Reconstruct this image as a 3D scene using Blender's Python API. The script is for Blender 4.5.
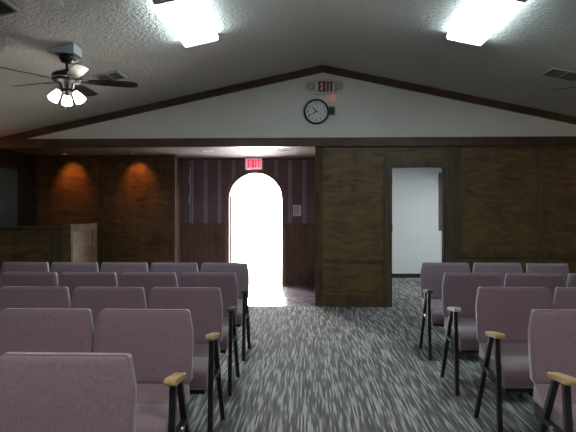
import bpy, bmesh, math, random
from mathutils import Vector, Matrix
random.seed(7)
S = bpy.context.scene
C = S.collection
for o in list(bpy.data.objects): bpy.data.objects.remove(o)
PI = math.pi
R = math.radians

# ------------------------------------------------------------------ camera
cam_d = bpy.data.cameras.new('camera'); cam = bpy.data.objects.new('camera', cam_d); C.objects.link(cam)
cam.location = (0, 0, 1.32); cam.rotation_euler = (R(89.9), 0, R(2.0))
cam_d.lens = 35.0; cam_d.sensor_width = 36; cam_d.clip_start = 0.05
S.camera = cam
# ------------------------------------------------------------------ world, exposure
W = bpy.data.worlds.new('sky'); S.world = W; W.use_nodes = True
bg = W.node_tree.nodes['Background']; bg.inputs[0].default_value = (1, .96, .97, 1); bg.inputs[1].default_value = 27.0
S.view_settings.view_transform = 'Standard'; S.view_settings.look = 'None'
S.view_settings.exposure = 1.15; S.view_settings.gamma = 1; S.view_settings.use_curve_mapping = False
TUBE = 10.0        # fluorescent diffuser emission
REAR_TUBE = 13.0    # fixtures above and behind the camera
SHADE = 6.0        # ceiling fan glass shades
ROOM_FILL = 17.0    # unseen light added to brighten the side room
SCONCE_W = 1.6     # amber wall sconces
SPOT_W = 9.5      # amber downlights

# ------------------------------------------------------------------ materials
def newmat(name):
    m = bpy.data.materials.new(name); m.use_nodes = True
    return m, m.node_tree, m.node_tree.nodes['Principled BSDF']
def nd(nt, t, **kw):
    n = nt.nodes.new(t)
    for k, v in kw.items():
        if hasattr(n, k): setattr(n, k, v)
    return n
def plain(name, col, rough=.6, metal=0, bump=0, bscale=200, var=0, vscale=8, spec=.5, emis=None, es=0):
    m, nt, b = newmat(name)
    b.inputs['Base Color'].default_value = (*col, 1); b.inputs['Roughness'].default_value = rough
    b.inputs['Metallic'].default_value = metal; b.inputs['Specular IOR Level'].default_value = spec
    tc = nd(nt, 'ShaderNodeTexCoord')
    if var:
        n = nd(nt, 'ShaderNodeTexNoise'); n.inputs['Scale'].default_value = vscale; n.inputs['Detail'].default_value = 6
        nt.links.new(tc.outputs['Object'], n.inputs['Vector'])
        r = nd(nt, 'ShaderNodeValToRGB')
        r.color_ramp.elements[0].position = .3; r.color_ramp.elements[1].position = .7
        r.color_ramp.elements[0].color = (*[c*(1-var) for c in col], 1); r.color_ramp.elements[1].color = (*[min(1, c*(1+var)) for c in col], 1)
        nt.links.new(n.outputs['Fac'], r.inputs['Fac']); nt.links.new(r.outputs['Color'], b.inputs['Base Color'])
    if bump:
        n = nd(nt, 'ShaderNodeTexNoise'); n.inputs['Scale'].default_value = bscale; n.inputs['Detail'].default_value = 3
        nt.links.new(tc.outputs['Object'], n.inputs['Vector'])
        bp = nd(nt, 'ShaderNodeBump'); bp.inputs['Strength'].default_value = bump; bp.inputs['Distance'].default_value = .004
        nt.links.new(n.outputs['Fac'], bp.inputs['Height']); nt.links.new(bp.outputs['Normal'], b.inputs['Normal'])
    if emis:
        b.inputs['Emission Color'].default_value = (*emis, 1); b.inputs['Emission Strength'].default_value = es
    return m

def wood(name, dark, light, scale=(9, 9, 2.2), rough=.42, figure=True):
    m, nt, b = newmat(name)
    tc = nd(nt, 'ShaderNodeTexCoord'); mp = nd(nt, 'ShaderNodeMapping'); mp.inputs['Scale'].default_value = scale
    nt.links.new(tc.outputs['Object'], mp.inputs['Vector'])
    n1 = nd(nt, 'ShaderNodeTexNoise'); n1.inputs['Scale'].default_value = 1.0; n1.inputs['Detail'].default_value = 4; n1.inputs['Distortion'].default_value = .6
    nt.links.new(mp.outputs['Vector'], n1.inputs['Vector'])
    n2 = nd(nt, 'ShaderNodeTexNoise'); n2.inputs['Scale'].default_value = 1.0; n2.inputs['Detail'].default_value = 5; n2.inputs['Distortion'].default_value = 1.6
    mp2 = nd(nt, 'ShaderNodeMapping'); mp2.inputs['Scale'].default_value = (2.4, 2.4, 8.5 if figure else 1.2)
    nt.links.new(tc.outputs['Object'], mp2.inputs['Vector']); nt.links.new(mp2.outputs['Vector'], n2.inputs['Vector'])
    mx = nd(nt, 'ShaderNodeMath', operation='MULTIPLY_ADD'); mx.inputs[1].default_value = .3 if figure else .55
    ml = nd(nt, 'ShaderNodeMath', operation='MULTIPLY'); ml.inputs[1].default_value = .7 if figure else .45
    nt.links.new(n2.outputs['Fac'], ml.inputs[0]); nt.links.new(n1.outputs['Fac'], mx.inputs[0]); nt.links.new(ml.outputs[0], mx.inputs[2])
    r = nd(nt, 'ShaderNodeValToRGB'); r.color_ramp.elements[0].position = .34; r.color_ramp.elements[1].position = .64
    r.color_ramp.elements[0].color = (*dark, 1); r.color_ramp.elements[1].color = (*light, 1)
    nt.links.new(mx.outputs[0], r.inputs['Fac']); nt.links.new(r.outputs['Color'], b.inputs['Base Color'])
    b.inputs['Roughness'].default_value = rough; b.inputs['Specular IOR Level'].default_value = .3
    bp = nd(nt, 'ShaderNodeBump'); bp.inputs['Strength'].default_value = .12; bp.inputs['Distance'].default_value = .003
    nt.links.new(mx.outputs[0], bp.inputs['Height']); nt.links.new(bp.outputs['Normal'], b.inputs['Normal'])
    return m

M = {}
M['panel'] = wood('panel_wood', (.058, .034, .0135), (.158, .094, .038), scale=(6,6,1))
M['stile'] = wood('stile_wood', (.046, .032, .017), (.110, .076, .040), scale=(14, 14, 1.2), figure=False)
M['stile_matt'] = wood('stile_wood_matt', (.046, .032, .017), (.110, .076, .040), scale=(14, 14, 1.2), figure=False, rough=.9)
M['stile_matt'].node_tree.nodes['Principled BSDF'].inputs['Specular IOR Level'].default_value = 0
M['beam'] = wood('beam_wood', (.045, .024, .014), (.095, .052, .030), scale=(1.2, 10, 14), figure=False)
M['rail'] = wood('rail_wood', (.06, .042, .022), (.13, .092, .048), scale=(2, 2, 9), figure=False, rough=.7)
M['rail'].node_tree.nodes['Principled BSDF'].inputs['Specular IOR Level'].default_value = .1
M['entry_wood'] = wood('entry_wood', (.085, .052, .036), (.17, .105, .075), scale=(12, 12, 1.2), figure=False, rough=.6)
M['arch_wood'] = wood('arch_wood', (.15, .105, .09), (.24, .17, .145), scale=(12, 12, 1.2), figure=False, rough=.6)
M['blade'] = wood('blade_wood', (.010, .006, .005), (.028, .015, .010), scale=(3, 14, 3), figure=False, rough=.3)
M['arm_wood'] = wood('arm_wood', (.34, .22, .09), (.56, .39, .18), scale=(20, 4, 20), figure=False, rough=.4)
M['gable'] = plain('gable_paint', (.63, .60, .555), .8, var=.03, vscale=3)
M['green_wall'] = plain('green_paint', (.11, .135, .12), .8, var=.06)
M['base'] = plain('dark_base', (.03, .022, .015), .4)
M['metal'] = plain('black_metal', (.012, .011, .012), .38)
M['bronze'] = plain('bronze_metal', (.02, .017, .016), .4, metal=.3)
M['chrome'] = plain('chrome', (.75, .75, .76), .18, metal=1)
M['grey_box'] = plain('grey_box', (.42, .46, .47), .5)
M['white_metal'] = plain('white_metal', (.62, .62, .62), .5)
M['cap'] = plain('cap_metal', (.62, .56, .68), .5)
M['vent'] = plain('vent_metal', (.34, .34, .31), .5)
M['void'] = plain('vent_void', (.02, .02, .02), .9)
M['sign_body'] = plain('sign_body', (.52, .51, .47), .4)
M['sign_red'] = plain('sign_red', (.16, .012, .018), .4)
M['sign_red_lit'] = plain('sign_red_lit', (.6, .03, .06), .4, emis=(1, .03, .08), es=.55)
M['sign_body_lit'] = plain('sign_body_lit', (.75, .6, .62), .4, emis=(1, .5, .6), es=.18)
M['led'] = plain('red_led', (.5, .02, .02), .4, emis=(1, .08, .06), es=1.2)
M['lens'] = plain('lamp_lens', (.42, .45, .43), .2)
M['black'] = plain('black_plastic', (.012, .012, .013), .4)
M['face'] = plain('clock_face', (.62, .64, .62), .5)
M['paper'] = plain('paper', (.85, .82, .84), .8)
M['ink'] = plain('ink', (.16, .15, .16), .8)
M['ribbon'] = plain('ribbon', (.5, .5, .46), .7)
M['concrete'] = plain('concrete', (.75, .74, .70), .8, var=.08, vscale=2)
M['tube'] = plain('tube_diffuser', (.9, .9, .9), .5, emis=(.72, .93, 1), es=TUBE)
M['tube_rear'] = plain('tube_diffuser_rear', (.9, .9, .9), .5, emis=(1, .97, .92), es=REAR_TUBE)
M['side_fill'] = plain('side_room_fill', (.9, .9, .9), .5, emis=(.90, .96, 1), es=ROOM_FILL)
M['glass_shade'] = plain('glass_shade', (.9, .88, .85), .4, emis=(1, .93, .82), es=SHADE)
M['bulb'] = plain('amber_bulb', (.8, .5, .3), .4, emis=(1, .4, .1), es=.4)
M['bulb_off'] = plain('bulb_off', (.10, .08, .08), .4)

# white boarded wall of the side room: faint vertical grooves
m, nt, b = newmat('white_boards')
tc = nd(nt, 'ShaderNodeTexCoord'); sx = nd(nt, 'ShaderNodeSeparateXYZ'); nt.links.new(tc.outputs['Object'], sx.inputs[0])
mo = nd(nt, 'ShaderNodeMath', operation='PINGPONG'); mo.inputs[1].default_value = .05; nt.links.new(sx.outputs[0], mo.inputs[0])
r = nd(nt, 'ShaderNodeValToRGB'); r.color_ramp.elements[0].position = 0; r.color_ramp.elements[1].position = .12
ma = nd(nt, 'ShaderNodeMath', operation='MULTIPLY'); ma.inputs[1].default_value = 20; nt.links.new(mo.outputs[0], ma.inputs[0])
r.color_ramp.elements[0].color = (.60, .64, .64, 1); r.color_ramp.elements[1].color = (.70, .745, .745, 1)
nt.links.new(ma.outputs[0], r.inputs['Fac']); nt.links.new(r.outputs['Color'], b.inputs['Base Color']); b.inputs['Roughness'].default_value = .6
M['boards'] = m

# textured (knockdown) ceiling
m, nt, b = newmat('ceiling_texture')
tc = nd(nt, 'ShaderNodeTexCoord')
n = nd(nt, 'ShaderNodeTexNoise'); n.inputs['Scale'].default_value = 26; n.inputs['Detail'].default_value = 4; n.inputs['Roughness'].default_value = .6
nt.links.new(tc.outputs['Object'], n.inputs['Vector'])
r = nd(nt, 'ShaderNodeValToRGB'); r.color_ramp.elements[0].position = .42; r.color_ramp.elements[1].position = .60
nt.links.new(n.outputs['Fac'], r.inputs['Fac'])
bp = nd(nt, 'ShaderNodeBump'); bp.inputs['Strength'].default_value = .8; bp.inputs['Distance'].default_value = .012
nt.links.new(r.outputs['Color'], bp.inputs['Height']); nt.links.new(bp.outputs['Normal'], b.inputs['Normal'])
b.inputs['Base Color'].default_value = (.49, .475, .435, 1); b.inputs['Roughness'].default_value = .85
M['ceiling'] = m
M['entry_ceiling'] = plain('entry_ceiling', (.19, .15, .155), .7, bump=.3, bscale=40)

# striped carpet
m, nt, b = newmat('carpet')
tc = nd(nt, 'ShaderNodeTexCoord'); sx = nd(nt, 'ShaderNodeSeparateXYZ'); nt.links.new(tc.outputs['Object'], sx.inputs[0])
m1 = nd(nt, 'ShaderNodeMath', operation='MULTIPLY'); m1.inputs[1].default_value = 92; nt.links.new(sx.outputs[0], m1.inputs[0])
fl = nd(nt, 'ShaderNodeMath', operation='FLOOR'); nt.links.new(m1.outputs[0], fl.inputs[0])
m2 = nd(nt, 'ShaderNodeMath', operation='MULTIPLY'); m2.inputs[1].default_value = 7.31; nt.links.new(fl.outputs[0], m2.inputs[0])
m3 = nd(nt, 'ShaderNodeMath', operation='MULTIPLY'); m3.inputs[1].default_value = 2.7; nt.links.new(sx.outputs[1], m3.inputs[0])
cb = nd(nt, 'ShaderNodeCombineXYZ'); nt.links.new(m2.outputs[0], cb.inputs[0]); nt.links.new(m3.outputs[0], cb.inputs[1])
n = nd(nt, 'ShaderNodeTexNoise'); n.inputs['Scale'].default_value = 1; n.inputs['Detail'].default_value = 1
nt.links.new(cb.outputs[0], n.inputs['Vector'])
r = nd(nt, 'ShaderNodeValToRGB'); e = r.color_ramp.elements
e[0].position = .41; e[0].color = (.088, .088, .084, 1); e[1].position = .61; e[1].color = (.36, .355, .335, 1)
k = r.color_ramp.elements.new(.52); k.color = (.165, .165, .155, 1)
nt.links.new(n.outputs['Fac'], r.inputs['Fac'])
n2 = nd(nt, 'ShaderNodeTexNoise'); n2.inputs['Scale'].default_value = 260; n2.inputs['Detail'].default_value = 2
nt.links.new(tc.outputs['Object'], n2.inputs['Vector'])
nt.links.new(r.outputs['Color'], b.inputs['Base Color']); b.inputs['Roughness'].default_value = .95; b.inputs['Specular IOR Level'].default_value = .1
bp = nd(nt, 'ShaderNodeBump'); bp.inputs['Strength'].default_value = .6; bp.inputs['Distance'].default_value = .004
nt.links.new(n2.outputs['Fac'], bp.inputs['Height']); nt.links.new(bp.outputs['Normal'], b.inputs['Normal'])
M['carpet'] = m

# glossy entry tile
m, nt, b = newmat('entry_tile')
tc = nd(nt, 'ShaderNodeTexCoord'); br = nd(nt, 'ShaderNodeTexBrick'); nt.links.new(tc.outputs['Object'], br.inputs['Vector'])
br.offset = 0; br.inputs['Scale'].default_value = 1; br.inputs['Brick Width'].default_value = .305; br.inputs['Row Height'].default_value = .305
br.inputs['Mortar Size'].default_value = .004
br.inputs['Color1'].default_value = (.20, .18, .22, 1); br.inputs['Color2'].default_value = (.17, .155, .19, 1); br.inputs['Mortar'].default_value = (.12, .11, .12, 1)
nt.links.new(br.outputs['Color'], b.inputs['Base Color']); b.inputs['Roughness'].default_value = .24; b.inputs['Specular IOR Level'].default_value = .7
M['tile'] = m

# striped wallpaper
m, nt, b = newmat('wallpaper')
tc = nd(nt, 'ShaderNodeTexCoord'); sx = nd(nt, 'ShaderNodeSeparateXYZ'); nt.links.new(tc.outputs['Object'], sx.inputs[0])
ad = nd(nt, 'ShaderNodeMath', operation='ADD'); ad.inputs[1].default_value = 10*.2655 - .072 ; nt.links.new(sx.outputs[0], ad.inputs[0])
mo = nd(nt, 'ShaderNodeMath', operation='MODULO'); mo.inputs[1].default_value = .2655; nt.links.new(ad.outputs[0], mo.inputs[0])
dv = nd(nt, 'ShaderNodeMath', operation='DIVIDE'); dv.inputs[1].default_value = .2655; nt.links.new(mo.outputs[0], dv.inputs[0])
r = nd(nt, 'ShaderNodeValToRGB'); r.color_ramp.interpolation = 'CONSTANT'
base = (.135, .103, .115, 1); light = (.42, .34, .34, 1); mid = (.19, .145, .155, 1)
stops = [(0, base), (.38, light), (.44, mid), (.54, light), (.60, base)]
r.color_ramp.elements[0].color = base; r.color_ramp.elements[1].position = .38; r.color_ramp.elements[1].color = light
for p, c in stops[2:]:
    q = r.color_ramp.elements.new(p); q.color = c
nt.links.new(dv.outputs[0], r.inputs['Fac'])
n = nd(nt, 'ShaderNodeTexNoise'); n.inputs['Scale'].default_value = 45; nt.links.new(tc.outputs['Object'], n.inputs['Vector'])
mx = nd(nt, 'ShaderNodeMix', data_type='RGBA', blend_type='OVERLAY'); mx.inputs[0].default_value = .5
nt.links.new(r.outputs['Color'], mx.inputs[6]); nt.links.new(n.outputs['Fac'], mx.inputs[7]); nt.links.new(mx.outputs[2], b.inputs['Base Color'])
b.inputs['Roughness'].default_value = .7
M['wallpaper'] = m

# mauve upholstery
def fabric(name, c0, c1):
    m, nt, b = newmat(name)
    tc = nd(nt, 'ShaderNodeTexCoord')
    n = nd(nt, 'ShaderNodeTexNoise'); n.inputs['Scale'].default_value = 170; n.inputs['Detail'].default_value = 4
    nt.links.new(tc.outputs['Object'], n.inputs['Vector'])
    r = nd(nt, 'ShaderNodeValToRGB'); r.color_ramp.elements[0].position = .36; r.color_ramp.elements[1].position = .64
    r.color_ramp.elements[0].color = (*c0, 1); r.color_ramp.elements[1].color = (*c1, 1)
    nt.links.new(n.outputs['Fac'], r.inputs['Fac']); nt.links.new(r.outputs['Color'], b.inputs['Base Color'])
    b.inputs['Roughness'].default_value = .85; b.inputs['Sheen Weight'].default_value = .5; b.inputs['Specular IOR Level'].default_value = .2
    bp = nd(nt, 'ShaderNodeBump'); bp.inputs['Strength'].default_value = .35; bp.inputs['Distance'].default_value = .002
    nt.links.new(n.outputs['Fac'], bp.inputs['Height']); nt.links.new(bp.outputs['Normal'], b.inputs['Normal'])
    return m
M['mauve'] = fabric('mauve_fabric', (.172, .120, .150), (.240, .175, .212))

# ------------------------------------------------------------------ mesh helpers
def bx(bm, x0, x1, y0, y1, z0, z1, mat=None):
    vs = [bm.verts.new(p) for p in ((x0,y0,z0),(x1,y0,z0),(x1,y1,z0),(x0,y1,z0),(x0,y0,z1),(x1,y0,z1),(x1,y1,z1),(x0,y1,z1))]
    for f in ((3,2,1,0),(4,5,6,7),(0,1,5,4),(1,2,6,5),(2,3,7,6),(3,0,4,7)): bm.faces.new([vs[i] for i in f])
    if mat is not None: bmesh.ops.transform(bm, matrix=mat, verts=vs)
    return vs
def tube(bm, p0, p1, r0, r1=None, seg=16, caps=True):
    r1 = r0 if r1 is None else r1
    p0 = Vector(p0); p1 = Vector(p1); d = (p1-p0).normalized()
    a = d.orthogonal().normalized(); b_ = d.cross(a)
    A = []; B = []
    for i in range(seg):
        t = 2*PI*i/seg; v = a*math.cos(t)+b_*math.sin(t)
        A.append(bm.verts.new(p0+v*r0)); B.append(bm.verts.new(p1+v*r1))
    for i in range(seg): bm.faces.new((A[i], A[(i+1)%seg], B[(i+1)%seg], B[i]))
    if caps: bm.faces.new(A[::-1]); bm.faces.new(B)
def bar(bm, p0, p1, w, t):               # rectangular bar between two points: w along x, t across
    p0 = Vector(p0); p1 = Vector(p1); d = (p1-p0).normalized()
    u = Vector((1,0,0)) if abs(d.x) < .9 else Vector((0,1,0)); v = d.cross(u).normalized(); u = v.cross(d).normalized()
    vs = [bm.verts.new(p + u*a*w/2 + v*c*t/2) for p in (p0, p1) for a, c in ((-1,-1),(1,-1),(1,1),(-1,1))]
    for f in ((3,2,1,0),(4,5,6,7),(0,1,5,4),(1,2,6,5),(2,3,7,6),(3,0,4,7)): bm.faces.new([vs[i] for i in f])
def prism(bm, pts, a, b_, plane='xz'):   # polygon extruded from a to b_ along the missing axis
    def P(p, h):
        return {'xz': (p[0], h, p[1]), 'xy': (p[0], p[1], h), 'yz': (h, p[0], p[1])}[plane]
    A = [bm.verts.new(P(p, a)) for p in pts]; B = [bm.verts.new(P(p, b_)) for p in pts]
    n = len(pts)
    for i in range(n): bm.faces.new((A[i], A[(i+1)%n], B[(i+1)%n], B[i]))
    bm.faces.new(A[::-1]); bm.faces.new(B)
    return A + B
def lathe(bm, prof, seg=24, loc=(0,0,0), mat=None):
    rings = []; allv = []
    for r_, z in prof:
        ring = [bm.verts.new((loc[0]+r_*math.cos(2*PI*i/seg), loc[1]+r_*math.sin(2*PI*i/seg), loc[2]+z)) for i in range(seg)]
        rings.append(ring); allv += ring
    for a, b_ in zip(rings, rings[1:]):
        for i in range(seg): bm.faces.new((a[i], a[(i+1)%seg], b_[(i+1)%seg], b_[i]))
    if mat is not None: bmesh.ops.transform(bm, matrix=mat, verts=allv)
    return rings
def pathtube(bm, pts, r_, seg=8, closed=False):
    n = len(pts); pts = [Vector(p) for p in pts]; rings = []
    for i, p in enumerate(pts):
        a = pts[(i-1)%n] if (closed or i) else p; c = pts[(i+1)%n] if (closed or i < n-1) else p
        d = (c-a).normalized(); u = Vector((0,1,0)) if abs(d.y) < .9 else Vector((1,0,0))
        v = d.cross(u).normalized(); u = v.cross(d).normalized()
        rings.append([bm.verts.new(p+(u*math.cos(2*PI*k/seg)+v*math.sin(2*PI*k/seg))*r_) for k in range(seg)])
    for i in range(n if closed else n-1):
        A = rings[i]; B = rings[(i+1)%n]
        for k in range(seg): bm.faces.new((A[k], A[(k+1)%seg], B[(k+1)%seg], B[k]))
    if not closed: bm.faces.new(rings[0][::-1]); bm.faces.new(rings[-1])
def obj(name, bm, m, parent=None, smooth=False, bevel=0, segs=2, matrix=None):
    bmesh.ops.recalc_face_normals(bm, faces=bm.faces)
    me = bpy.data.meshes.new(name); bm.to_mesh(me); bm.free()
    me.materials.append(m)
    o = bpy.data.objects.new(name, me); C.objects.link(o)
    if matrix is not None: o.matrix_local = matrix
    if parent: o.parent = parent
    if smooth:
        for p in me.polygons: p.use_smooth = True
    if bevel:
        md = o.modifiers.new('bevel', 'BEVEL'); md.width = bevel; md.segments = segs; md.limit_method = 'ANGLE'; md.angle_limit = R(35)
        for p in me.polygons: p.use_smooth = True
        md.harden_normals = True
    return o
def B(): return bmesh.new()
def struct(name, bm, m, **k):
    o = obj(name, bm, m, **k); o['kind'] = 'structure'; return o
def thing(name, label, cat, loc=(0,0,0), rot=(0,0,0), group=None):
    o = bpy.data.objects.new(name, None); C.objects.link(o); o.location = loc; o.rotation_euler = rot
    o.empty_display_size = .1
    o['label'] = label; o['category'] = cat
    if group: o['group'] = group
    return o
def tag(o, label, cat, group=None):
    o['label'] = label; o['category'] = cat
    if group: o['group'] = group
    return o
def dup(root, loc, rz=None, label=None, group=None):
    r_ = root.copy(); C.objects.link(r_); r_.location = loc
    if rz is not None: r_.rotation_euler[2] = rz
    if label: r_['label'] = label
    if group: r_['group'] = group
    for ch in list(root.children):
        c = ch.copy(); C.objects.link(c); c.parent = r_
        for g in list(ch.children):
            d = g.copy(); C.objects.link(d); d.parent = c
    return r_
def textmesh(s, size, bm, loc):
    cu = bpy.data.curves.new('t', 'FONT'); cu.body = s; cu.size = size; cu.align_x = 'CENTER'; cu.align_y = 'CENTER'; cu.extrude = .0008
    to = bpy.data.objects.new('t', cu); C.objects.link(to)
    bpy.context.view_layer.update()
    me = bpy.data.meshes.new_from_object(to)
    n0 = len(bm.verts); bm.from_mesh(me); bm.verts.ensure_lookup_table()
    bmesh.ops.transform(bm, matrix=Matrix.Translation(loc) @ Matrix.Rotation(PI/2, 4, 'X'), verts=bm.verts[n0:])
    bpy.data.objects.remove(to); bpy.data.curves.remove(cu); bpy.data.meshes.remove(me)

# ------------------------------------------------------------------ place dimensions
XR, ZR, SL = .22, 3.48, .215            # ridge
XL, XRT = -4.9, 5.34                    # side walls
YB, YN = 8.10, -3.2                     # back wall face, wall behind the camera
ZC = 2.385                              # flat ceiling height of the entry rooms
YP, YE, YS = 9.9, 10.5, 11.9            # recess panel wall, entry wall, side room wall
XP = .12                                # left end of the panelled wall
def zc(x): return ZR - SL*abs(x-XR)
def px2x(px, y):                         # x of a point standing in the plane y seen at column px
    return y*math.tan(math.atan((px-288)/560) - R(2.0))

# floor
bm = B(); bx(bm, XL, XRT, YN, YB+.02, -.1, 0); bx(bm, XP+.12, XRT, YB+.02, YS, -.1, 0); bx(bm, XL, -2.5, YB+.02, YP+.7, -.1, 0)
struct('floor', bm, M['carpet'])
bm = B(); bx(bm, -2.5, XP+.12, YB+.02, YE+.12, -.1, -.001)
struct('floor_entry', bm, M['tile'])
# vaulted ceiling
bm = B()
T = .12
prism(bm, [(XL-.12, zc(XL-.12)), (XR, ZR), (XRT+.12, zc(XRT+.12)), (XRT+.12, zc(XRT+.12)+T), (XR, ZR+T), (XL-.12, zc(XL-.12)+T)], YN-.12, YB+.14, 'xz')
struct('ceiling', bm, M['ceiling'])
bm = B(); bx(bm, XL-.12, XRT+.12, YB+.12, YS+.12, ZC, ZC+.12)
struct('ceiling_entry', bm, M['entry_ceiling'])
# side walls
bm = B(); bx(bm, XL-.12, XL, YN-.12, YS+.12, 0, zc(XL)+.02)
struct('wall_left', bm, M['green_wall'])
bm = B(); bx(bm, XRT, XRT+.12, YN-.12, YS+.12, 0, zc(XRT)+.02)
struct('wall_right', bm, M['gable'])
bm = B(); prism(bm, [(XL, 0), (XRT, 0), (XRT, zc(XRT)+.02), (XR, ZR+.02), (XL, zc(XL)+.02)], YN-.12, YN, 'xz')
struct('wall_front', bm, M['gable'])
# gable above the beam
ZBT, ZBB = 2.434, 2.305
bm = B(); prism(bm, [(XL, 2.34), (XRT, 2.34), (XRT, zc(XRT)+.02), (XR, ZR+.02), (XL, zc(XL)+.02)], YB, YB+.12, 'xz')
struct('wall_gable', bm, M['gable'])
# beam and sloping trim
bm = B(); bx(bm, XL, XRT, YB-.045, YB+.165, ZBB, ZBT)
struct('trim_1', bm, M['beam'], bevel=.006)
bm = B()
h = .105
prism(bm, [(XL, zc(XL)-h), (XL, zc(XL)), (XR, ZR), (XR, ZR-h)], YB-.03, YB, 'xz')
struct('trim_2', bm, M['beam'], bevel=.004)
bm = B()
prism(bm, [(XR, ZR-h), (XR, ZR), (XRT, zc(XRT)), (XRT, zc(XRT)-h)], YB-.03, YB, 'xz')
struct('trim_3', bm, M['beam'], bevel=.004)
# panelled back wall with the doorway
DX0, DX1, DZ = px2x(391, YB), px2x(445, YB), 2.02
bm = B()
prism(bm, [(XP, 0), (DX0, 0), (DX0, DZ), (DX1, DZ), (DX1, 0), (XRT, 0), (XRT, ZBB), (XP, ZBB)], YB+.012, YB+.12, 'xz')
struct('wall_back', bm, M['panel'])
# stiles and rails
def tz(py): return 1.32 + (215-py)*YB/560
n = 4
def trim(x0, x1, z0, z1, m='stile', d=.0, yb=YB, th=.02):
    global n
    bm = B(); bx(bm, x0, x1, yb-th+.012-d, yb+.012, z0, z1)
    o = struct('trim_%d' % n, bm, M[m], bevel=0 if m == 'stile_matt' else .003); n += 1
    return o
trim(XP, px2x(323, YB), 0, ZBB, m='stile_matt')
trim(px2x(384, YB), DX0, 0, ZBB, d=.005)
trim(DX1, px2x(457, YB), 0, ZBB, d=.005)
trim(px2x(538, YB), px2x(542.5, YB), 0, ZBB)
trim(px2x(542.5, YB)+1.2, px2x(542.5, YB)+1.26, 0, ZBB)
trim(DX0, DX1, DZ, DZ+.075)                                       # door head
trim(px2x(323, YB), px2x(384, YB), tz(262), tz(258.5))
trim(px2x(323, YB), px2x(384, YB), .0, .175)
xr0, xr1, xr2 = px2x(457, YB), px2x(538, YB), px2x(542.5, YB)
trim(xr0, xr1, tz(257.5), tz(252)); trim(xr0, xr1, 0, .175); trim(xr0, xr1, ZBB-.04, ZBB); trim(xr0, xr0+.06, tz(252), ZBB-.04)
trim(xr2, xr2+1.2, tz(257.5), tz(252)); trim(xr2, xr2+1.2, 0, .175); trim(xr2, xr2+1.2, ZBB-.04, ZBB)
bm = B(); bx(bm, XP-.008, XP, YB-.008, YB+.12, 0, ZBB); struct('trim_%d' % n, bm, M['stile_matt']); n += 1
# jamb lining of the doorway
bm = B(); bx(bm, DX0, DX0+.015, YB, YB+.14, 0, DZ); bx(bm, DX1-.015, DX1, YB, YB+.14, 0, DZ); bx(bm, DX0+.015, DX1-.015, YB, YB+.14, DZ-.015, DZ)
dj = struct('door_1', bm, M['base'])
for z in (tz(181), tz(228)):
    bm = B(); bx(bm, DX0+.0152, DX0+.02, YB+.02, YB+.06, z-.04, z+.04); tube(bm, (DX0+.022, YB+.018, z-.045), (DX0+.022, YB+.018, z+.045), .006)
    obj('hinge', bm, M['chrome'], dj)

# partition between entry and side room; end cap of the panelled wall
bm = B(); bx(bm, XP+.05, XP+.12, YB+.12, YE+.12, 0, ZC)
struct('wall_partition', bm, M['entry_wood'])
# side room
bm = B(); bx(bm, XP+.0, XRT, YS, YS+.12, 0, ZC); struct('wall_side_room', bm, M['boards'])
bm = B(); bx(bm, XP, XP+.12, YE+.12, YS, 0, ZC); struct('wall_side_room_left', bm, M['boards'])
bm = B(); bx(bm, 3.6, 3.72, YB+.12, YS, 0, ZC); struct('wall_side_room_right', bm, M['boards'])
bm = B(); bx(bm, XP+.12, 3.6, YS-.015, YS, 0, .085); struct('baseboard_side_room', bm, M['base'])
# dark wooden framed board on side room wall
fx0 = px2x(438.5, YS)
t = thing('wall_board', 'dark brown framed board on the white wall seen through the side doorway', 'board', (fx0+.35, YS, 1.6))
bm = B(); bx(bm, -.30, .30, -.02, 0, -.56, .56); obj('board_panel', bm, M['panel'], t)
bm = B()
for a in ((-.35, -.30, -.61, .61), (.30, .35, -.61, .61), (-.30, .30, .56, .61), (-.30, .30, -.61, -.56)):
    bx(bm, a[0], a[1], -.035, 0, a[2], a[3])
obj('frame', bm, M['entry_wood'], t)

# recess on the left: panel wall, return, ceiling line
XQ = -2.37
bm = B(); bx(bm, XL, XQ, YP, YP+.12, 0, ZC); struct('wall_recess', bm, M['panel'])
bm = B(); bx(bm, XQ-.12, XQ, YP+.12, YE+.12, 0, ZC); struct('wall_return', bm, M['entry_wood'])
trim(px2x(100, YP), px2x(103.5, YP), 0, ZC, yb=YP)
trim(px2x(22, YP), px2x(27, YP), 0, ZC, yb=YP)
trim(XL, XQ-.03, ZC-.05, ZC, yb=YP, th=.03)
bm = B(); bx(bm, XQ-.03, XQ+.018, YP-.018, YP+.05, 0, ZC); struct('trim_%d' % n, bm, M['entry_wood'], bevel=.004); n += 1
bm = B(); bx(bm, XQ, XQ+.012, YP+.08, YE-.02, 0, .1); struct('baseboard_return', bm, M['entry_wood'])

bm = B(); bx(bm, XL, XL+.025, 9.3, YP, 0, ZC); bx(bm, XL, XL+.025, YB+.165, 9.3, ZC-.3, ZC); struct('trim_%d' % n, bm, M['base']); n += 1
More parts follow.
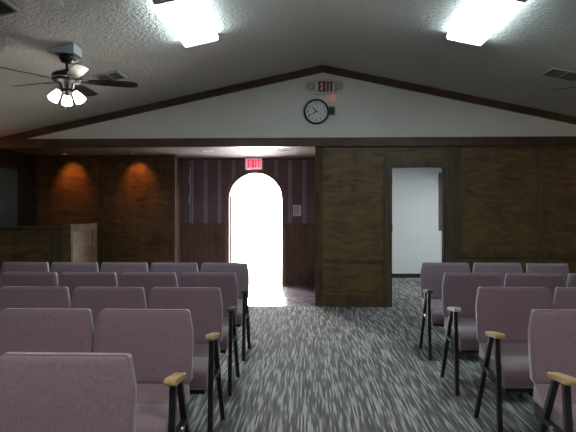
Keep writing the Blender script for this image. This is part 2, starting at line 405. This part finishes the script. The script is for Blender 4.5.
# low panelled partition (half wall) in the recess
XW = px2x(71, YB+.06)
hz = 1.158
bm = B(); bx(bm, XL, XW-.10, YB+.02, YB+.12, 0, hz-.045); bx(bm, XW-.10, XW, YB+.02, 9.15, 0, hz-.005)
hw = struct('wall_half', bm, M['panel'])
bm = B(); bx(bm, XL, XW-.10, YB-.02, YB+.15, hz-.045, hz); struct('trim_%d' % n, bm, M['stile'], bevel=.005); n += 1
bm = B(); bx(bm, XW-.125, XW+.03, YB-.02, 9.17, hz-.005, hz+.03); struct('trim_%d' % n, bm, M['rail'], bevel=.005); n += 1
bm = B(); bx(bm, XL, XW-.10, YB+.005, YB+.02, hz-.16, hz-.075); bx(bm, XW-.30, XW-.12, YB+.008, YB+.02, 0, hz-.16); bx(bm, XL, XW-.3, YB+.008, YB+.02, 0, .16)
struct('trim_%d' % n, bm, M['stile'], bevel=.003); n += 1
bm = B(); bx(bm, XW, XW+.015, YB+.02, YB+.10, 0, hz-.005); bx(bm, XW, XW+.015, YB+.10, 9.15, hz-.09, hz-.005); bx(bm, XW, XW+.015, 8.95, 9.15, 0, hz-.09)
struct('trim_%d' % n, bm, M['rail'], bevel=.003); n += 1

# entry wall with arched doorway
AX0, AX1 = px2x(229, YE), px2x(282, YE); AC = (AX0+AX1)/2; AR = (AX1-AX0)/2; AZ = 2.112-AR
def arch(rr, zb=0, k=32): return [(AC+rr, zb)] + [(AC+rr*math.cos(PI*i/k), AZ+rr*math.sin(PI*i/k)) for i in range(k+1)] + [(AC-rr, zb)]
bm = B()
prism(bm, [(XQ, 0), (XQ, ZC), (XP+.05, ZC), (XP+.05, 0)] + arch(AR), YE, YE+.12, 'xz')
struct('wall_entry', bm, M['wallpaper'])
o1, o2 = arch(AR+.065), arch(AR-.005)
bm = B(); prism(bm, o1 + o2[::-1], YE-.022, YE+.12, 'xz')
struct('trim_%d' % n, bm, M['arch_wood'], bevel=.004); n += 1
RZ = 1.07
for a, b_ in ((XQ, AC-AR-.065), (AC+AR+.065, XP)):
    bm = B(); bx(bm, a, b_, YE-.012, YE, 0, RZ); bx(bm, a, b_, YE-.03, YE, RZ, RZ+.095)
    struct('trim_%d' % n, bm, M['entry_wood'], bevel=.004); n += 1
    bm = B(); bx(bm, a, b_, YE-.026, YE-.012, 0, .1); struct('baseboard_entry', bm, M['entry_wood'])
bm = B(); bx(bm, XQ, XP, YE-.02, YE, ZC-.035, ZC); struct('trim_%d' % n, bm, M['entry_wood']); n += 1
# open arched door leaf, swung outward
dl = struct('door_2', (lambda b_: (prism(b_, [(YE+.13, .01), (YE+.13, AZ+.05), (YE+.3, AZ+.33), (YE+.63, AZ+AR-.01), (YE+.96, AZ+.33), (YE+1.13, AZ+.05), (YE+1.13, .01)], AX0-.015, AX0+.03, 'yz'), b_)[1])(B()), M['entry_wood'])
bm = B(); lathe(bm, [(0, 0), (.022, 0), (.03, .02), (.025, .045), (0, .05)], 14, mat=Matrix.Translation((AX0+.03, YE+1.05, 1.0)) @ Matrix.Rotation(PI/2, 4, 'Y'))
obj('door_knob', bm, M['chrome'], dl, smooth=True)
# ground outside
bm = B(); bx(bm, -40, 40, YE+.12, 60, -.12, -.03); struct('ground', bm, M['concrete'])

# ------------------------------------------------------------------ chairs
def make_chair(label, aisle=0, bw=.245, topw=.219, ht=.846):
    t = thing('upholstered_chair', label, 'chair')
    zs = ht-.10
    def yf(z): return -.05 + (z-.5)*.14       # front face of the back
    # backrest
    half = [(bw-.012, .495), (bw, .515), (bw, zs-.02), (bw-.004, zs+.005), (topw+.006, ht-.016), (topw+.001, ht-.004), (topw-.008, ht)]
    outline = half + [(-x, z) for x, z in half[::-1]]
    bm = B()
    rows = []
    layers = [(.052, .010), (.040, 0), (.008, 0), (.0, .003), (-.005, .010), (-.009, .03)]
    cz = (ht+.495)/2
    for dy, s in layers:
        ring = []
        for x, z in outline:
            zz = cz+(z-cz)*(1-s/.175)
            ring.append(bm.verts.new((x*(1-s/.245), yf(zz)+dy, zz)))
        rows.append(ring)
    for a, b_ in zip(rows, rows[1:]):
        k = len(a)
        for i in range(k): bm.faces.new((a[i], a[(i+1)%k], b_[(i+1)%k], b_[i]))
    bm.faces.new(rows[0]); bm.faces.new(rows[-1])
    bk = obj('backrest', bm, M['mauve'], t, smooth=True)
    bk.data.polygons[-1].use_smooth = True
    bm = B(); pathtube(bm, [(x*.995, yf(z)+.004, z) for x, z in outline], .0032, 6, True)
    obj('piping', bm, M['mauve'], bk, smooth=True)
    # lower back pad, curving forward into the seat
    bm = B(); w = bw-.013
    prism(bm, [(-.02, .505), (-.045, .50), (-.075, .475), (-.12, .452), (-.19, .443), (-.19, .40), (0, .40)], -w, w, 'yz')
    obj('lower_back', bm, M['mauve'], t, bevel=.008)
    # seat cushion
    bm = B(); w = bw-.012
    prism(bm, [(-.182, .34), (-.182, .446), (-.25, .455), (-.36, .457), (-.43, .450), (-.468, .432), (-.482, .405), (-.482, .355), (-.475, .335), (-.46, .33)], -w, w, 'yz')
    st = obj('seat', bm, M['mauve'], t, bevel=.014, segs=3)
    bm = B(); pathtube(bm, [(-w, -.476, .342), (w, -.476, .342)], .0045, 6)
    obj('piping', bm, M['mauve'], st, smooth=True)
    # steel frame
    bm = B(); bx(bm, -bw+.03, bw-.03, -.455, -.43, .305, .33); bx(bm, -bw+.03, bw-.03, -.03, -.005, .305, .33)
    bx(bm, -bw+.03, -bw+.055, -.43, -.03, .305, .33); bx(bm, bw-.055, bw-.03, -.43, -.03, .305, .33)
    bx(bm, -bw+.02, bw-.02, -.18, -.01, .33, .40)
    for s in (-1, 1): bar(bm, (s*(bw-.05), -.015, .34), (s*(bw-.05), yf(.75)+.062, .75), .025, .02)
    obj('seat_frame', bm, M['metal'], t)
    for s in (-1, 1):
        if s == aisle: continue
        for ya, yb in ((-.42, -.45), (-.03, .02)):
            bm = B(); bar(bm, (s*(bw-.035), ya, .31), (s*(bw-.035), yb, 0), .025, .025); obj('leg', bm, M['metal'], t)
    if aisle:
        x = aisle*(bw+.003)
        bm = B(); bar(bm, (x, -.405, .625), (x, -.465, 0), .027, .027); obj('leg', bm, M['metal'], t)
        bm = B(); bar(bm, (x, -.31, .60), (x, .0, 0), .027, .024); obj('leg', bm, M['metal'], t)
        bm = B(); bx(bm, x-.012, x+.012, -.43, -.165, .36, .385); obj('side_rail', bm, M['metal'], t)
        bm = B(); tube(bm, (x+aisle*.012, -.30, .372), (x+aisle*.02, -.30, .372), .012, seg=10); obj('bolt', bm, M['chrome'], t)
        bm = B(); prism(bm, [(-.47, .626), (-.465, .612), (-.275, .592), (-.27, .606), (-.275, .618), (-.455, .642), (-.465, .638)], x-.027, x+.027, 'yz')
        obj('armrest', bm, M['arm_wood'], t, bevel=.006)
    return t
ends = {0: make_chair('x'), 1: make_chair('x', 1), -1: make_chair('x', -1), 'n': make_chair('x', 0, .205, .192, .842)}
used = set()
def place(kind, x, y, label, group, rz=0):
    src = ends[kind]
    if kind not in used:
        used.add(kind); src.location = (x, y, 0); src.rotation_euler[2] = rz; src['label'] = label; src['group'] = group; return src
    return dup(src, (x, y, 0), rz, label, group)
M['dark_arm'] = plain('dark_armrest', (.05, .04, .035), .5); M['worn_arm'] = plain('worn_armrest', (.50, .44, .42), .7, var=.2, vscale=40)
def rearm(o, mk, tell=False):
    for c in o.children:
        if c.name.startswith('armrest'):
            c.material_slots[0].link = 'OBJECT'; c.material_slots[0].material = M[mk]
            c['label'] = {'dark_arm': 'dark armrest', 'worn_arm': 'worn pale armrest'}[mk]
GL, GR = 'mauve chairs left of the aisle', 'mauve chairs right of the aisle'
rows_l = [(1.865, 1), (2.76, 2), (3.61, 3), (4.55, 4), (5.52, 5)]
rown = ['nearest', 'second nearest', 'middle', 'fourth nearest', 'farthest']
posn = ['at the aisle end with an armrest', 'second from the aisle', 'third from the aisle', 'fourth from the aisle', 'fifth from the aisle at the frame edge']
for i, (y, k) in enumerate(rows_l):
    x_e = (-.578, -.566, -.548, -.566, -.575)[i]
    for j in range(k):
        lab = ''
        if i == 0: lab = 'large mauve chair nearest the camera at bottom left, alone in its row in view'
        elif j == 0: lab = 'mauve chair with a dark-legged armrest at the aisle end of the %s left row' % rown[i]
        else: lab = 'armless mauve chair %s in the %s left row' % (posn[j], rown[i])
        pc = place(1 if j == 0 else 0, x_e-.247-j*(.503 if i != 3 else .497), y, lab, GL, R(random.uniform(-.6, .6)))
        if j == 0 and i >= 3: rearm(pc, 'dark_arm', i == 4)
rows_r = [(2.82, 1), (3.70, 2), (4.60, 3), (5.60, 3)]
for i, (y, k) in enumerate(rows_r):
    x_e = [1.10, 1.10, 1.095, 1.12][i]
    rn = ['nearest', 'second nearest', 'third nearest', 'farthest'][i]
    for j in range(k):
        if j == 0: lab = 'mauve chair with an armrest at the aisle end of the %s right row' % rn
        elif i == 3 and j == 2: lab = 'narrower straight-sided mauve chair standing apart in the farthest right row'
        else: lab = 'armless mauve chair %s in the %s right row' % (posn[j], rn)
        if i == 3 and j == 2: place('n', px2x(547.8, y), y, lab, GR, R(2))
        else:
            pc = place(-1 if j == 0 else 0, x_e+.247+j*(.50 if i < 3 else .51), y, lab, GR, R(random.uniform(-.6, .6)))
            if j == 0 and i >= 2: rearm(pc, 'worn_arm' if i == 2 else 'dark_arm', True)

# ------------------------------------------------------------------ fluorescent fixtures
def slope_mat(x, y, drop=0):
    s = -1 if x > XR else 1
    return Matrix.Translation((x, y, zc(x)-drop)) @ Matrix.Rotation(-math.atan(SL)*s, 4, 'Y')
def fixture(x, y, label, m, flat=False, L=1.22, w=.36):
    t = thing('fluorescent_light', label, 'ceiling light', group='fluorescent ceiling lights')
    t.matrix_world = slope_mat(x, y) if not flat else Matrix.Translation((x, y, ZC))
    bm = B(); bx(bm, -w/2+.02, w/2-.02, -L/2+.02, L/2-.02, -.03, -.002); obj('housing', bm, M['white_metal'], t)
    bm = B(); prism(bm, [(-w/2, -.018), (-w/2, -.06), (-w/2+.014, -.074), (w/2-.014, -.074), (w/2, -.06), (w/2, -.018)], -L/2+.025, L/2-.025, 'xz')
    obj('diffuser', bm, m, t)
    for s in (-1, 1):
        bm = B(); prism(bm, [(-w/2-.004, -.001), (-w/2-.004, -.063), (-w/2+.012, -.078), (w/2-.012, -.078), (w/2+.004, -.063), (w/2+.004, -.001)], s*(L/2-.025), s*(L/2), 'xz')
        obj('end_plate', bm, M['cap'], t)
    return t
fixture(-1.125, 5.25, 'bright fluorescent light on the left ceiling slope', M['tube'])
fixture(1.63, 5.26, 'bright fluorescent light on the right ceiling slope', M['tube'])
fixture(-1.1, .6, 'fluorescent light on the left slope behind the camera', M['tube_rear'])
fixture(1.54, .6, 'fluorescent light on the right slope behind the camera', M['tube_rear'])
fixture(2.7, 9.9, 'added unseen light in the side room standing in for its daylight', M['side_fill'], flat=True)  # added out of sight to brighten the side room in place of window daylight

# ------------------------------------------------------------------ ceiling fans
def make_fan(label, loc, base, blades_z=-.30):
    # origin at the ceiling; motor about .3 below
    x, y = loc; zt = zc(x)
    t = thing('ceiling_fan', label, 'ceiling fan', (x, y, zt), group='ceiling fans')
    sgn = -1 if x > XR else 1
    bm = B(); prism(bm, [(-.11, -.065), (.11, -.065), (.11, SL*.11*sgn-.001), (-.11, -SL*.11*sgn-.001)], -.10, .10, 'xz')
    obj('mounting_box', bm, M['grey_box'], t, bevel=.004)
    bm = B(); lathe(bm, [(.0, -.070), (.075, -.070), (.072, -.10), (.05, -.135), (.02, -.145), (0, -.145)]); obj('canopy', bm, M['bronze'], t, smooth=True)
    bm = B(); tube(bm, (0, 0, -.14), (0, 0, -.215), .013); obj('downrod', bm, M['bronze'], t, smooth=True)
    z0 = blades_z
    bm = B(); lathe(bm, [(0, z0+.095), (.035, z0+.095), (.045, z0+.075), (.10, z0+.068), (.135, z0+.05), (.142, z0+.02), (.142, z0-.005), (.12, z0-.03), (.07, z0-.045), (.065, z0-.085), (.04, z0-.10), (0, z0-.10)], 32)
    mo = obj('motor_housing', bm, M['bronze'], t, smooth=True)
    bm = B(); lathe(bm, [(.1425, z0+.0), (.1435, z0+.003), (.1435, z0+.009), (.1425, z0+.012)], 32); obj('band', bm, M['chrome'], mo, smooth=True)
    for k in range(5):
        a = base + k*2*PI/5
        mt = Matrix.Rotation(a, 4, 'Z') @ Matrix.Translation((0, 0, z0-.012)) @ Matrix.Rotation(R(-13), 4, 'X')
        bm = B()
        pts = [(.20, -.045), (.30, -.058), (.50, -.066), (.60, -.066), (.645, -.052), (.665, -.025), (.668, 0)]
        pts = pts + [(px_, -py_) for px_, py_ in pts[-2::-1]]
        prism(bm, pts, -.003, .003, 'xy')
        bl = obj('blade', bm, M['blade'], t, bevel=.0015, matrix=mt)
        bm = B(); prism(bm, [(.11, -.014), (.17, -.014), (.20, -.035), (.27, -.022), (.28, 0), (.27, .022), (.20, .035), (.17, .014), (.11, .014)], -.008, -.0035, 'xy')
        obj('blade_iron', bm, M['bronze'], bl)
    # light kit: three tilted glass bells
    bm = B(); lathe(bm, [(0, z0-.10), (.05, z0-.10), (.055, z0-.115), (.035, z0-.145), (.012, z0-.155), (0, z0-.155)]); obj('light_hub', bm, M['bronze'], t, smooth=True)
    for a in (R(113), R(228), R(358)):
        mt = Matrix.Translation((0, 0, z0-.118)) @ Matrix.Rotation(a, 4, 'Z') @ Matrix.Translation((.078, 0, 0)) @ Matrix.Rotation(R(-34), 4, 'Y')
        bm = B()
        lathe(bm, [(.0, 0), (.024, -.004), (.030, -.02), (.040, -.045), (.048, -.075), (.053, -.112), (.049, -.114), (.042, -.075), (.03, -.04), (.0, -.025)], 24)
        sh = obj('lamp_shade', bm, M['glass_shade'], t, smooth=True, matrix=mt)
        bm = B(); lathe(bm, [(0, .012), (.022, .012), (.026, 0), (.026, -.008), (0, -.008)], 16); obj('socket', bm, M['bronze'], sh, smooth=True)
    bm = B(); tube(bm, (.0, -.03, z0-.14), (.0, -.03, z0-.28), .0015, seg=6); lathe(bm, [(0, -.012), (.006, -.008), (.007, 0), (.003, .008), (0, .01)], 10, loc=(0, -.03, z0-.29))
    tube(bm, (.018, .01, z0-.14), (.018, .01, z0-.22), .0015, seg=6); lathe(bm, [(0, -.010), (.006, -.006), (.006, 0), (.003, .006), (0, .008)], 10, loc=(.018, .01, z0-.23))
    obj('pull_chain', bm, M['chrome'], t, smooth=True)
    return t
make_fan('dark five-bladed ceiling fan with three lit glass shades above the left chairs', (-2.33, 5.35), R(17))
make_fan('ceiling fan at the right frame edge with only one dark blade tip in view', (2.98, 5.30), R(141.6))

# ------------------------------------------------------------------ ceiling vents
def vent(x, y, w, l, label, nl=7):
    t = thing('ceiling_vent', label, 'vent', group='ceiling air vents')
    t.matrix_world = slope_mat(x, y)
    bm = B(); bx(bm, -w/2+.02, w/2-.02, -l/2+.02, l/2-.02, -.006, -.001); obj('duct_opening', bm, M['void'], t)
    bm = B()
    for a in ((-w/2, w/2, -l/2, -l/2+.025), (-w/2, w/2, l/2-.025, l/2), (-w/2, -w/2+.025, -l/2+.025, l/2-.025), (w/2-.025, w/2, -l/2+.025, l/2-.025), (-.008, .008, -l/2+.025, l/2-.025)):
        bx(bm, a[0], a[1], a[2], a[3], -.016, -.001)
    obj('frame', bm, M['vent'], t, bevel=.002)
    bm = B()
    for i in range(nl):
        yy = -l/2+.03+(l-.06)*(i+.5)/nl
        bx(bm, -w/2+.025, w/2-.025, -.010, .010, -.001, .001, mat=Matrix.Translation((0, yy, -.012)) @ Matrix.Rotation(R(38), 4, 'X'))
    obj('louvre', bm, M['vent'], t)
vent(-2.30, 6.45, .30, .34, 'small square air vent just beyond the left ceiling fan')
vent(-2.42, 4.22, .30, .30, 'air vent in the top left corner of the photo')
vent(2.88, 6.42, .40, .34, 'air vent on the right ceiling slope near the edge')

# ------------------------------------------------------------------ exit signs
def letters_exit(bm, w, h_, y, st):
    # block letters E X I T centred on the origin
    lw = w*.255; gap = w*.05; x = -w/2
    def r4(a, b_, c, d): bx(bm, a, b_, y-.003, y, c, d)
    r4(x, x+st, -h_/2, h_/2)
    for z in (-h_/2, -st*.45, h_/2-st*.9): r4(x+st, x+lw, z, z+st*.9)
    x += lw+gap
    for s in (1, -1):
        a = (x+st*.5, -h_/2*s); b_ = (x+lw*1.1-st*.5, h_/2*s)
        pts = [(a[0]-st*.55, a[1]), (a[0]+st*.55, a[1]), (b_[0]+st*.55, b_[1]), (b_[0]-st*.55, b_[1])]
        prism(bm, pts, y-.003-(.0004 if s > 0 else 0), y, 'xz')
    x += lw*1.1+gap
    r4(x, x+st, -h_/2, h_/2); x += st+gap
    r4(x, x+lw, h_/2-st*.9, h_/2); r4(x+lw/2-st/2, x+lw/2+st/2, -h_/2, h_/2-st*.9)
sx_, sz_ = px2x(324.8, YB), 1.32+(215-87.5)*YB/560
t = thing('exit_sign', 'white exit sign with emergency lamp heads on the gable above the clock', 'exit sign', (sx_, YB, sz_), group='exit signs')
bm = B(); bx(bm, -.15, .15, -.05, 0, -.105, .105); obj('sign_body', bm, M['sign_body'], t, bevel=.008)
bm = B(); letters_exit(bm, .190, .150, -.05, .031); obj('lettering', bm, M['sign_red'], t)
for s in (-1, 1):
    bm = B(); bar(bm, (s*.15, -.03, -.02), (s*.175, -.03, .0), .02, .02); obj('lamp_arm', bm, M['sign_body'], t)
    bm = B(); lathe(bm, [(0, 0), (.03, 0), (.055, .03), (.062, .05), (.055, .052), (0, .045)], 20, mat=Matrix.Translation((s*.185, -.02, .01)) @ Matrix.Rotation(R(90), 4, 'X') @ Matrix.Rotation(R(35*s), 4, 'Y'))
    obj('lamp_head', bm, M['lens'], t, smooth=True)
bm = B(); tube(bm, (.125, -.03, -.106), (.125, -.03, -.112), .008, seg=10); obj('indicator_light', bm, M['led'], t)
ld = bpy.data.lights.new('indicator_glow', 'POINT'); ld.energy = .012; ld.color = (1, .12, .1); ld.shadow_soft_size = .01
lo = bpy.data.objects.new('indicator_glow', ld); C.objects.link(lo); lo.parent = t; lo.location = (.12, -.045, -.16)

ex, ez = px2x(253.7, YE-.3), ZC
t = thing('exit_sign', 'small lit red exit sign hanging over the bright arched entrance', 'exit sign', (px2x(253.6, 10.38), 10.38, ZC), group='exit signs')
bm = B(); bx(bm, -.155, .155, -.025, .025, -.212, -.012); obj('sign_body', bm, M['sign_body_lit'], t, bevel=.004)
bm = B(); bx(bm, -.06, .06, -.03, .03, -.012, -.001); obj('ceiling_mount', bm, M['sign_body'], t)
bm = B(); letters_exit(bm, .22, .14, -.0, .027)
bmesh.ops.translate(bm, verts=bm.verts, vec=(0, -.025, -.112)); obj('lettering', bm, M['sign_red_lit'], t)

# ------------------------------------------------------------------ wall clock
cx, cz_ = px2x(316.3, YB), 1.32+(215-112)*YB/560
t = thing('wall_clock', 'round black-rimmed white wall clock on the gable under the exit sign', 'clock', (cx, YB, cz_))
bm = B(); lathe(bm, [(0, 0), (.183, 0), (.185, .015), (.178, .04), (.165, .045), (.158, .035), (.155, .02)], 48, mat=Matrix.Rotation(R(90), 4, 'X')); obj('rim', bm, M['black'], t, smooth=True)
bm = B(); tube(bm, (0, -.016, 0), (0, -.022, 0), .158, seg=48); fc = obj('clock_face', bm, M['face'], t)
bm = B()
for i in range(1, 13):
    a = R(90-30*i); textmesh(str(i), .054, bm, (.122*math.cos(a), -.0228, .122*math.sin(a)))
for i in range(60):
    a = R(6*i); ra = .145; bx(bm, -.0012, .0012, -.0008, 0, 0, .008, mat=Matrix.Translation((ra*math.sin(a), -.0222, ra*math.cos(a))) @ Matrix.Rotation(a, 4, 'Y'))
obj('numerals', bm, M['black'], fc)
for nm, ang, L, w in (('hour_hand', 10.66*30, .085, .014), ('minute_hand', 40*6, .128, .010)):
    bm = B(); bx(bm, -w/2, w/2, -.001, .001, -.02, L, mat=Matrix.Translation((0, -.027 if nm[0] == 'h' else -.031, 0)) @ Matrix.Rotation(R(ang), 4, 'Y')); obj(nm, bm, M['black'], t)
bm = B(); tube(bm, (0, -.022, 0), (0, -.034, 0), .007); obj('pivot', bm, M['black'], t)
bx0 = px2x(332, YB)
t = thing('junction_box', 'small black box on the gable at the right of the clock', 'box', (bx0, YB, cz_+.01))
bm = B(); bx(bm, -.034, .034, -.05, 0, -.055, .055); obj('box_body', bm, M['black'], t, bevel=.004)
bm = B(); bx(bm, -.026, .026, -.053, -.05, -.006, .045); obj('cover_plate', bm, plain('dark_cover', (.04, .04, .04), .3), t)

# ------------------------------------------------------------------ entry: notice, hanging ribbon, recessed lights
t = thing('wall_notice', 'small framed paper notice on the striped wallpaper right of the arch', 'notice', (px2x(297, YE), YE, 1.32+(215-210.5)*YE/560))
bm = B(); bx(bm, -.075, .075, -.006, 0, -.10, .10); pp = obj('paper_sheet', bm, M['paper'], t)
bm = B()
for i, wd in enumerate((.10, .11, .07, .11, .09, .10)): bx(bm, -.055, -.055+wd, -.008, -.006, .07-i*.026-.007, .07-i*.026+.004)
obj('print', bm, M['ink'], pp)
rx = px2x(187.5, YE-.04)
bm = B(); pts = [(0, .0), (.02, -.06), (.012, -.15), (-.012, -.24), (.015, -.33), (.03, -.42), (.012, -.52), (-.008, -.60), (.0, -.68)]
for (a, b_), (c, d) in zip(pts, pts[1:]):
    bar(bm, (a, 0, b_), (c, .008, d), .018, .006)
rb = obj('hanging_ribbon', bm, M['ribbon'], None, smooth=False); rb.location = (rx+.03, YE-.018, 2.22)
tag(rb, 'pale wavy ribbon hanging in the left corner of the entry wall', 'ribbon')
def can(x, y, on, label):
    t = thing('recessed_light', label, 'ceiling light', (x, y, ZC), group='round recessed downlights')
    bm = B(); lathe(bm, [(.058, -.001), (.085, -.001), (.085, -.006), (.06, -.01), (.056, -.003)], 28); obj('trim_ring', bm, M['bronze'] if on else M['cap'], t, smooth=True)
    bm = B(); lathe(bm, [(0, -.003), (.056, -.003), (.056, -.001), (0, -.001)], 28); obj('bulb', bm, M['bulb'] if on else M['bulb_off'], t)
    if on:
        ld = bpy.data.lights.new('downlight_beam', 'SPOT'); ld.energy = SPOT_W; ld.color = (1, .30, .06); ld.spot_size = R(75); ld.spot_blend = .9; ld.shadow_soft_size = .03
        lo = bpy.data.objects.new('downlight_beam', ld); C.objects.link(lo); lo.parent = t; lo.location = (0, 0, -.02); lo.rotation_euler = (R(38), 0, 0)
    return t
can(px2x(65, YP-.32), YP-.32, True, 'left of the two amber downlights over the dark panelled recess')
can(px2x(133, YP-.32), YP-.32, True, 'right of the two amber downlights over the dark panelled recess')
can(px2x(208, 9.25), 9.25, False, 'left unlit downlight in the entry ceiling near the arch')
can(px2x(283, 9.25), 9.25, False, 'right unlit downlight in the entry ceiling near the arch')

# ------------------------------------------------------------------ amber wall sconces on the two side walls
for x, s_, side in ((XL, 1, 'left'), (XRT, -1, 'right')):
    t = thing('wall_sconce', 'amber wall sconce just beyond the %s edge of the view' % side, 'wall lamp', (x, 7.45, 2.0), group='amber wall sconces')
    bm = B(); bx(bm, min(0, s_*.02), max(0, s_*.02), -.05, .05, -.09, .09); obj('back_plate', bm, M['bronze'], t, bevel=.004)
    bm = B(); bar(bm, (s_*.02, 0, -.03), (s_*.10, 0, -.06), .014, .014); obj('arm', bm, M['bronze'], t)
    bm = B(); lathe(bm, [(0, -.06), (.03, -.06), (.04, -.02), (.06, .06), (.055, .062), (.035, -.015), (0, -.05)], 20, loc=(s_*.10, 0, 0)); obj('lamp_shade', bm, M['bulb'], t, smooth=True)
    ld = bpy.data.lights.new('sconce_bulb', 'POINT'); ld.energy = SCONCE_W; ld.color = (1, .38, .12); ld.shadow_soft_size = .03
    lo = bpy.data.objects.new('sconce_bulb', ld); C.objects.link(lo); lo.parent = t; lo.location = (s_*.10, 0, .09)
